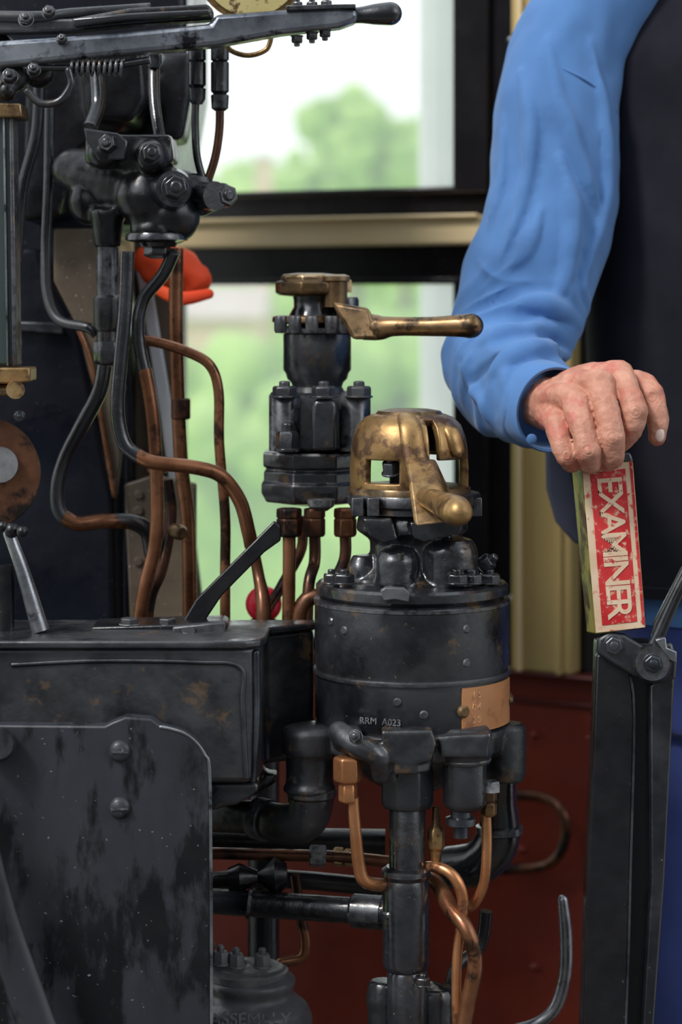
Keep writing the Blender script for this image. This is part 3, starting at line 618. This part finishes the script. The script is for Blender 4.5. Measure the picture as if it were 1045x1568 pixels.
tube(hk,'hooked_rod',[(862,1378,.1),(867,1430,.1),(866,1490,.1),(852,1540,.1),(825,1566,.1),(780,1580,.1),(720,1600,.1)],[8,10,10,10,9,9,9],STEEL,16,7,True,True)
ic=group('steam_trap')
blob(ic,'trap_body',[zgeo(385,.04,[(50,1478),(58,1490),(70,1500),(62,1520),(88,1540),(92,1570),(90,1650)],32),sph(440,1560,.04,40,(1,1,.8)),zgeo(345,.04,[(30,1470),(26,1440),(30,1500)],20)],CAST,.003,3)
LZ(ic,'trap_flange',380,.04,[(50,1480),(62,1484),(62,1494),(54,1498)],CAST,40)
LZ(ic,'trap_base',385,.04,[(90,1600),(90,VF(.04))],CAST,32)
for u,v in ((362,1480),(402,1480),(338,1476)): nut(ic,'trap_nut',u,v,-.0,13,20,CAST,(0,0,1),.2)
c=P(385,1556,0); cu=bpy.data.curves.new('cast_letters','FONT'); cu.body='ASSEMBLY'; cu.size=.018; cu.extrude=.0012; cu.align_x='CENTER'; cu.materials.append(CAST)
o=bpy.data.objects.new('cast_letters',cu); bpy.context.collection.objects.link(o); o.location=(c.x,-.028,c.z); o.rotation_euler=(math.pi/2,0,0); o.parent=ic

# ------------------------------------------------------------- reversing lever (right)
rv=group('reversing_lever'); yl=-.02
vf=VF(yl)
prism(rv,'lever_post',[(916,985),(1000,985),(1036,1010),(1030,1110),(1018,1350),(1002,1568),(960,vf),(860,vf),(893,1568),(900,1350),(908,1180)],yl+.012,yl+.05,DULL,.002)
prism(rv,'left_cheek',[(914,1004),(930,998),(966,1030),(972,1100),(960,1568),(925,vf),(862,vf),(893,1568),(900,1350),(908,1180)],yl-.004,yl+.012,DULL,.002)
prism(rv,'right_cheek',[(996,1050),(1034,1020),(1030,1110),(1018,1350),(1002,1568),(962,vf),(940,vf),(985,1568),(998,1350)],yl-.006,yl+.012,BLK,.002)
tube(rv,'cheek_edge',[(966,1036,yl-.004),(972,1100,yl-.004),(966,1340,yl-.004),(959,1568,yl-.004),(925,vf,yl-.004)],2.2,DSTEEL,8,3)
prism(rv,'fork_plate',[(914,1000),(916,978),(932,968),(958,972),(990,992),(1030,984),(1038,1010),(1036,1040),(1010,1048),(992,1040),(970,1036),(940,1018)],yl-.012,yl,BLK,.003)
nut(rv,'pivot_bolt',940,988,yl-.012,14,8,DSTEEL,(0,-1,0),.2,.5,.2)
LA(rv,'catch_boss',(1000,1016,yl-.012),(1000,1016,yl-.03),[(30,0),(30,.7),(26,1)],BLKW,32)
nut(rv,'catch_bolt',1000,1016,yl-.03,14,8,DSTEEL,(0,-1,0),.2,.5,.2)
prism(rv,'catch_link',[(1045,870),(1062,846),(1075,850),(1030,950),(1016,985),(998,985),(1002,955)],yl-.008,yl+.002,BLK,.002)
tube(rv,'catch_spring_rod',[(978,1030,yl-.008),(1000,985,yl-.01),(1036,905,yl-.01),(1062,860,yl-.01)],[6,6,5,5],BLK,12,4,True,True)
prism(rv,'steel_clip',[(1004,980),(1020,976),(1022,992),(1037,998),(1037,1016),(1026,1010)],yl-.034,yl-.026,STEEL,.001)
fy=yl-.012
hexa(rv,'grip_block',[(891,713,fy),(970,706,fy),(990,962,fy),(912,971,fy)],[(876,720,yl+.04),(958,714,yl+.04),(980,962,yl+.04),(899,969,yl+.04)],OLIVE,.0015)
def lab(p,q):
    tl=Vector((891,713));trr=Vector((970,706));bl=Vector((912,971));br=Vector((990,962))
    a=tl.lerp(trr,p);b=bl.lerp(br,p);return a.lerp(b,q)
def quad(name,pts,y0,y1,mat): return prism(rv,name,[tuple(lab(*p)) for p in pts],y0,y1,mat,.0004,1)
quad('label_cream_border',[(.01,.005),(.99,.005),(.99,.995),(.01,.995)],fy-.0012,fy-.0001,LCRM)
quad('label_red_edge',[(.93,.0),(.985,.0),(.985,.97),(.93,.97)],fy-.0018,fy-.0011,LRED)
quad('label_red_panel',[(.15,.05),(.84,.04),(.84,.955),(.15,.955)],fy-.0018,fy-.0011,LRED)
# lettering running down the grip
cu=bpy.data.curves.new('label_lettering','FONT'); cu.body='EXAMINER'; cu.size=.0345; cu.extrude=.0004; cu.offset=.0004
cu.align_x='CENTER'; cu.align_y='CENTER'; cu.space_character=.80; cu.materials.append(LCRM)
o=bpy.data.objects.new('label_lettering',cu); bpy.context.collection.objects.link(o)
c0=lab(.49,.0); c1=lab(.49,1.0); pa=P(c0.x,c0.y,fy-.002); pb=P(c1.x,c1.y,fy-.002)
X=(pb-pa).normalized(); Z=Vector((0,-1,0)); Yv=Z.cross(X)
mw=Matrix((( X.x,Yv.x,Z.x,0),(X.y,Yv.y,Z.y,0),(X.z,Yv.z,Z.z,0),(0,0,0,1)))
o.matrix_world=Matrix.Translation((pa+pb)/2)@mw; o.parent=rv
tube(rv,'grip_tang',[(935,600,-.0),(938,660,-.0),(944,712,yl+.012)],[13,13,15],STEEL,16,3,True,False,.8)
prism(rv,'grip_cap',[(916,700),(966,692),(971,708),(888,716)],yl-.008,yl+.03,DSTEEL,.002)

# ------------------------------------------------------------- engine driver
dr=group('engine_driver')
def sg(pts,r,sq=1.0):
    if not isinstance(r,list): r=[r]*len(pts)
    return sweep_geo(*pxpts(pts,[x*1.09 for x in r]),16,6,True,True,sq)
hand=[
 sg([(770,585,.14),(805,603,.08),(838,618,.035),(866,620,.012)],[44,40,38,40]),
 sg([(842,606,.04),(895,584,.012),(950,574,-.012)],[24,24,21]),
 sg([(842,612,.03),(880,594,-.008),(918,588,-.034)],[26,25,22]),
 sg([(840,622,.03),(862,610,-.014),(884,618,-.042)],[26,24,20]),
 sg([(838,632,.035),(848,638,-.01),(856,652,-.038)],[24,22,18]),
 sph(895,628,.0,38,(1.1,.9,1)),sph(870,650,0,34),sph(925,640,.005,32),
 sg([(950,574,-.012),(963,600,-.038),(973,630,-.052)],[21,17.5,19]),
 sg([(973,630,-.052),(968,658,-.048),(952,678,-.034)],[19,16,14]),
 sg([(917,590,-.034),(930,630,-.058),(938,670,-.066)],[21.5,18,19]),
 sg([(938,670,-.066),(940,697,-.058),(930,708,-.042)],[19,16.5,14]),
 sg([(882,618,-.042),(892,654,-.062),(901,690,-.068)],[20.5,17.5,18]),
 sg([(901,690,-.068),(905,708,-.056),(900,712,-.040)],[18,15.5,13.5]),
 sg([(854,652,-.038),(860,677,-.052),(869,698,-.056)],[18.5,16,16.5]),
 sg([(869,698,-.056),(876,710,-.042),(872,706,-.024)],[16.5,14.5,12]),
 sg([(870,612,.045),(930,598,.035),(970,588,.012)],[26,24,18]),
 sg([(970,586,.012),(990,590,-.004),(999,606,-.018)],[18,17.5,18]),
 sg([(999,606,-.018),(1006,640,-.028),(1007,668,-.028)],[17.5,16,13.5]),
]
ho=blob(dr,'right_hand',hand,SKIN,.0013,4)
kn=[P(973,630,-.070),P(938,670,-.085),P(901,690,-.086),P(869,698,-.072),P(999,604,-.035)]
def hfn(p):
    d=0
    for k in kn:
        q=(p-k).length
        if q<.016: d+=.0006*math.sin(q*2200)*(1-q/.016)
    return d+.0007*noise.noise(p*160)+.0014*noise.noise(p*60)
displace(ho.data,hfn)
mesh_obj('thumb_nail',sph_geo(P(1011,665,-.037),8.5*S(0),18,(.85,.5,1.4)),NAIL,dr,180)
# sleeve
UA=[(1040,-110,.30),(975,-55,.29),(915,0,.28),(875,70,.27),(858,150,.26),(851,250,.25),(838,350,.24),(813,430,.23),(785,505,.21)]
RA=[75,82,84,86,92,95,101,104,98]
FA=[(785,505,.21),(766,552,.17),(783,590,.125),(808,608,.08),(836,622,.045)]
RF=[98,86,82,76,64]
g1=[sweep_geo(*pxpts(UA,RA),40,6,True,True),sweep_geo(*pxpts(FA,RF),40,6,True,False)]
arm0=blob(None,'tmp_arm',g1,SHIRT,.006,10)
bvh=BVHTree.FromPolygons([v.co.copy() for v in arm0.data.vertices],[tuple(p.vertices) for p in arm0.data.polygons])
bpy.data.objects.remove(arm0)
def onarm(u,v,emb):
    o=Vector((0,-D,CZ)); d=(P(u,v,0)-o).normalized(); h=bvh.ray_cast(o,d)
    if h[0] is None:
        q=P(u,v,.2); h=bvh.find_nearest(q)
    return h[0]-h[1]*emb
folds=[([(800,110),(815,200),(802,300),(768,395)],14),([(840,60),(858,160),(892,260),(915,330)],13),([(905,60),(925,170),(928,290),(900,400),(880,450)],12),
 ([(856,240),(876,330),(868,420),(845,462)],15),([(828,320),(800,390),(735,445)],14),([(775,180),(770,280),(750,350)],11),
 ([(893,512),(860,474),(800,466),(722,492)],15),([(888,535),(835,505),(770,512),(708,548)],15),([(882,552),(830,538),(772,560),(722,612)],14),
 ([(850,562),(800,590),(762,642)],13),([(892,492),(872,450),(866,405)],13),([(702,560),(735,610),(770,668)],12),([(800,530),(775,575),(790,650)],10),
 ([(905,480),(890,440),(905,390)],11),([(705,480),(745,458),(800,430)],13),([(830,560),(812,600),(818,650)],10),([(740,520),(715,560),(712,590)],11),
 ([(730,400),(770,430),(850,430)],10)]
for pts,r in folds:
    Q=[onarm(u,v,-r*.05*S(.2)) for u,v in pts]
    g1.append(sweep_geo(Q,[r*.3*S(.2)]+[r*S(.2)]*(len(Q)-2)+[r*.3*S(.2)],12,7,True,True))
arm=blob(dr,'shirt_sleeve',g1,SHIRT,.0028,6)
el=P(770,545,.12); fax=(P(838,622,.045)-P(760,480,.2)).normalized()
def ridge(x): return 1-min(1,abs(x)*3.2)
def afn(p):
    w=max(0,1-(p-el).length/.17)
    fl_=p.dot(fax); fc=p-fax*fl_
    q2=fc*9+fax*fl_*26+Vector((2,7,3))
    return .006*noise.noise(Vector((p.x*20,p.y*20,p.z*8)))+.0026*noise.noise(Vector((p.x*42,p.y*42,p.z*28)))+w*.008*(ridge(noise.noise(q2))-.4)
displace(arm.data,afn)
sm=arm.modifiers.new('soften','SMOOTH'); sm.factor=.5; sm.iterations=3
Q=[onarm(u,v,0) for u,v in ((786,88),(820,84),(860,104),(905,128),(945,172))]
mesh_obj('sleeve_seam',sweep_geo(Q,[.0018]*5,8,8),SHIRT,dr,180)
A=P(808,608,.08); B=P(850,626,.024); Lc=(B-A).length; s=S(.04)
V,Fc=lathe_geo(A,B-A,[(60*s,-.15*Lc),(66*s,0),(68*s,.5*Lc),(67*s,.97*Lc),(65*s,1.0*Lc),(61*s,.98*Lc),(57*s,.5*Lc),(52*s,0)],56)
V=[v+ (v-A).normalized()*noise.noise(v*22)*.005 for v in V]
mesh_obj('shirt_cuff',(V,Fc),SHIRT,dr,60)
mesh_obj('cuff_button',lathe_geo(P(815,672,.005),Vector((-.2,-1,-.3)),[(8*s,0),(8*s,.002),(5*s,.003)],20),SHIRT,dr)
def loft(rings,n=56,fold=.0,fs=8,seed=0):
    V=[];Fc=[];out=[]
    for i in range(len(rings)-1):
        for k in range(5):
            t=k/5; out.append([rings[i][j]*(1-t)+rings[i+1][j]*t for j in range(5)])
    out.append(list(rings[-1]))
    for x,y,z,rx,ry in out:
        for k in range(n):
            a=2*math.pi*k/n; c_,s_=math.cos(a),math.sin(a)
            e=.82; cx=math.copysign(abs(c_)**e,c_); sy=math.copysign(abs(s_)**e,s_)
            p=Vector((x+rx*cx,y+ry*sy,z)); dn=Vector((cx,sy,0)).normalized()
            p+=dn*fold*noise.noise(Vector((p.x*fs+seed,p.y*fs,p.z*fs*.35+seed))); V.append(p)
    for i in range(len(out)-1):
        for k in range(n): Fc.append((i*n+k,i*n+(k+1)%n,(i+1)*n+(k+1)%n,(i+1)*n+k))
    Fc.append(tuple(range(n))); Fc.append(tuple(range((len(out)-1)*n,len(out)*n)))
    return V,Fc
cx=.465; cy=.33
mesh_obj('waistcoat',loft([(cx,cy,.875,.185,.130),(cx-.005,cy,.95,.188,.132),(cx,cy,1.08,.180,.128),(cx,cy,1.2,.182,.13),(cx,cy,1.34,.190,.132),(cx,cy,1.47,.185,.125),(cx,cy,1.54,.155,.105),(cx,cy,1.58,.085,.075)],56,.012,9),VEST,dr,60)
for i,z in enumerate((.96,1.05,1.14,1.23)): mesh_obj('waistcoat_button',lathe_geo(Vector((cx+.02,cy-.128,z)),Vector((0,-1,0)),[(.008,0),(.008,.004),(.005,.005)],18),VEST,dr)
prism(dr,'waistcoat_lining',[(836,660),(850,655),(872,700),(890,780),(905,838),(880,832),(852,800),(838,750)],.33,.345,LINING,.004)
mesh_obj('hem_welt',loft([(cx,cy,.872,.187,.132),(cx,cy,.885,.190,.134)],56,.006,9),VEST,dr,60)
mesh_obj('shirt_collar',loft([(cx,cy,1.55,.090,.082),(cx,cy-.003,1.60,.074,.072),(cx,cy,1.62,.07,.07)],40),SHIRT,dr,60)
hx=.475
mesh_obj('shirt_tail',loft([(hx,cy,.84,.16,.12),(hx,cy,.90,.165,.122)],40,.006,12),SHIRT,dr,60)
legs=[loft([(hx,cy,.72,.165,.12),(hx,cy,.86,.158,.115)],40)]
for sx in (-.085,.085):
    legs.append(sweep_geo([Vector((hx+sx*.9,cy,.80)),Vector((hx+sx,cy,.5)),Vector((hx+sx,cy+.01,.3)),Vector((hx+sx*1.05,cy,.06))],[.092,.080,.068,.062],28,6))
lg=blob(dr,'trousers',legs,TROU,.006,4)
displace(lg.data,lambda p:.010*noise.noise(Vector((p.x*16,p.y*16,p.z*6))))
for sx in (-.09,.09):
    blob(dr,'boot',[sph_geo(Vector((hx+sx,cy-.08,.045)),.045,20,(1,2.4,.95)),sph_geo(Vector((hx+sx,cy,.06)),.05,20,(1,1.1,1.2))],DULL,.006,3)
sh=Vector((cx+.2,cy,1.49))
blob(dr,'far_sleeve',[sweep_geo([sh+Vector((-.03,0,.03)),sh+Vector((.03,0,-.12)),sh+Vector((.05,.02,-.29)),sh+Vector((.05,-.03,-.42)),sh+Vector((.04,-.07,-.52))],[.065,.062,.052,.046,.042],28,6,True,False)],SHIRT,.006,3)
w0=sh+Vector((.04,-.075,-.54)); fh=[sweep_geo([w0+Vector((0,.01,.04)),w0,w0+Vector((0,-.01,-.08))],[.028,.028,.036],18,6,True,True,.6)]
for i,(dx,ll) in enumerate(((-.027,.07),(-.009,.08),(.010,.075),(.027,.06))):
    b0=w0+Vector((0,-.01+dx,-.095)); fh.append(sweep_geo([b0+Vector((0,0,.03)),b0,b0+Vector((-.008,0,-ll*.5)),b0+Vector((-.024,0,-ll))],[.010,.010,.009,.0075],12,5,True,True))
fh.append(sweep_geo([w0+Vector((-.005,-.02,-.02)),w0+Vector((-.02,-.05,-.06)),w0+Vector((-.025,-.055,-.09))],[.014,.012,.009],12,5,True,True))
blob(dr,'left_hand',fh,SKIN,.002,3)
hc=Vector((cx,cy-.02,1.73))
blob(dr,'head',[sph_geo(hc,.092,28,(.86,1.05,1.2)),sph_geo(hc+Vector((0,-.03,-.06)),.062,24,(.9,1,1)),
   sweep_geo([Vector((cx,cy+.01,1.53)),Vector((cx,cy,1.67))],[.062,.056],24,3,True,True),
   sweep_geo([hc+Vector((0,-.092,.02)),hc+Vector((0,-.108,-.012)),hc+Vector((0,-.112,-.022))],[.009,.012,.014],12,4,True,True),
   sph_geo(hc+Vector((.082,.01,-.01)),.028,14,(.35,.7,1.1)),sph_geo(hc+Vector((-.082,.01,-.01)),.028,14,(.35,.7,1.1)),
   sph_geo(hc+Vector((0,-.086,-.062)),.022,14,(1.1,.5,.35)),sph_geo(hc+Vector((0,-.078,-.1)),.026,14,(1,.7,.6))],SKIN,.004,3)
for sx in (-.032,.032):
    mesh_obj('eye',sph_geo(hc+Vector((sx,-.086,.012)),.012,16),WHITE,dr,180); mesh_obj('pupil',sph_geo(hc+Vector((sx,-.0955,.012)),.0045,12),DULL,dr,180)
    mesh_obj('eyebrow',sweep_geo([hc+Vector((sx-.018,-.092,.030)),hc+Vector((sx,-.096,.036)),hc+Vector((sx+.018,-.09,.030))],[.003,.004,.003],8,4,True,True),HAIR,dr,180)
blob(dr,'hair',[sph_geo(hc+Vector((0,.018,.03)),.095,28,(.9,1.0,1.08))],HAIR,.005,2)

# ------------------------------------------------------------- light, world, camera
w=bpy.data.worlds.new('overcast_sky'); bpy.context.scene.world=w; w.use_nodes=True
nt=w.node_tree; bg=nt.nodes['Background']; tc=N(nt,'ShaderNodeTexCoord'); sp_=N(nt,'ShaderNodeSeparateXYZ'); nt.links.new(tc.outputs['Generated'],sp_.inputs[0])
col=ramp(nt,sp_.outputs['Z'],[(0.0,(.45,.48,.49)),(.02,(.95,.97,1.0)),(1.0,(.80,.90,1.0))]); nt.links.new(col,bg.inputs['Color'])
mr=N(nt,'ShaderNodeMapRange'); mr.inputs[1].default_value=-.8; mr.inputs[2].default_value=.5; mr.inputs[3].default_value=.22; mr.inputs[4].default_value=1.5  # sky shaped by direction: dimmed behind the camera for more contrast
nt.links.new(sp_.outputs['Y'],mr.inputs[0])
def highlight_lobe(dirv,power,gain,prev):  # invented bright patch of sky, added to put highlights on the metal
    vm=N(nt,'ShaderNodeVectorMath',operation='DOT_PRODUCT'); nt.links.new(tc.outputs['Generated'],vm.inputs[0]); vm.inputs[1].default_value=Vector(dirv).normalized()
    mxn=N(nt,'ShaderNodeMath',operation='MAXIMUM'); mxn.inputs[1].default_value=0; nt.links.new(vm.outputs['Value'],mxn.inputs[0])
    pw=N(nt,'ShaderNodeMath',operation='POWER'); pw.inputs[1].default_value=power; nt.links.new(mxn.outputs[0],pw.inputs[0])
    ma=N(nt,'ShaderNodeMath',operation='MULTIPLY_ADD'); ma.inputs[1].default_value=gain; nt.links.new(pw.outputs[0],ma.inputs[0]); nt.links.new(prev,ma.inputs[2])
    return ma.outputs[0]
v_=highlight_lobe((-.55,-.62,.56),22,4.2,mr.outputs[0])
v_=highlight_lobe((.75,-.5,.40),30,3.0,v_)
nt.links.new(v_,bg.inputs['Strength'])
def sun(name,rot,st,ang,colr):
    l=bpy.data.lights.new(name,'SUN'); l.energy=st; l.angle=math.radians(ang); l.color=colr
    o=bpy.data.objects.new(name,l); o.rotation_euler=[math.radians(a) for a in rot]; bpy.context.collection.objects.link(o)
sun('sun_key',(42,0,-50),2.1,10,(1,.95,.89))
cam=bpy.data.cameras.new('camera'); co=bpy.data.objects.new('camera',cam); bpy.context.collection.objects.link(co)
co.location=(0,-D,CZ); co.rotation_euler=(math.pi/2,0,0)
cam.sensor_fit='HORIZONTAL'; cam.sensor_width=24; cam.lens=F/1045*24
cam.shift_y=-(784-HV)/1045
cam.dof.use_dof=True; cam.dof.focus_distance=D-.06; cam.dof.aperture_fstop=4.0
cam.clip_end=300
bpy.context.scene.camera=co
bpy.context.scene.view_settings.view_transform='Standard'
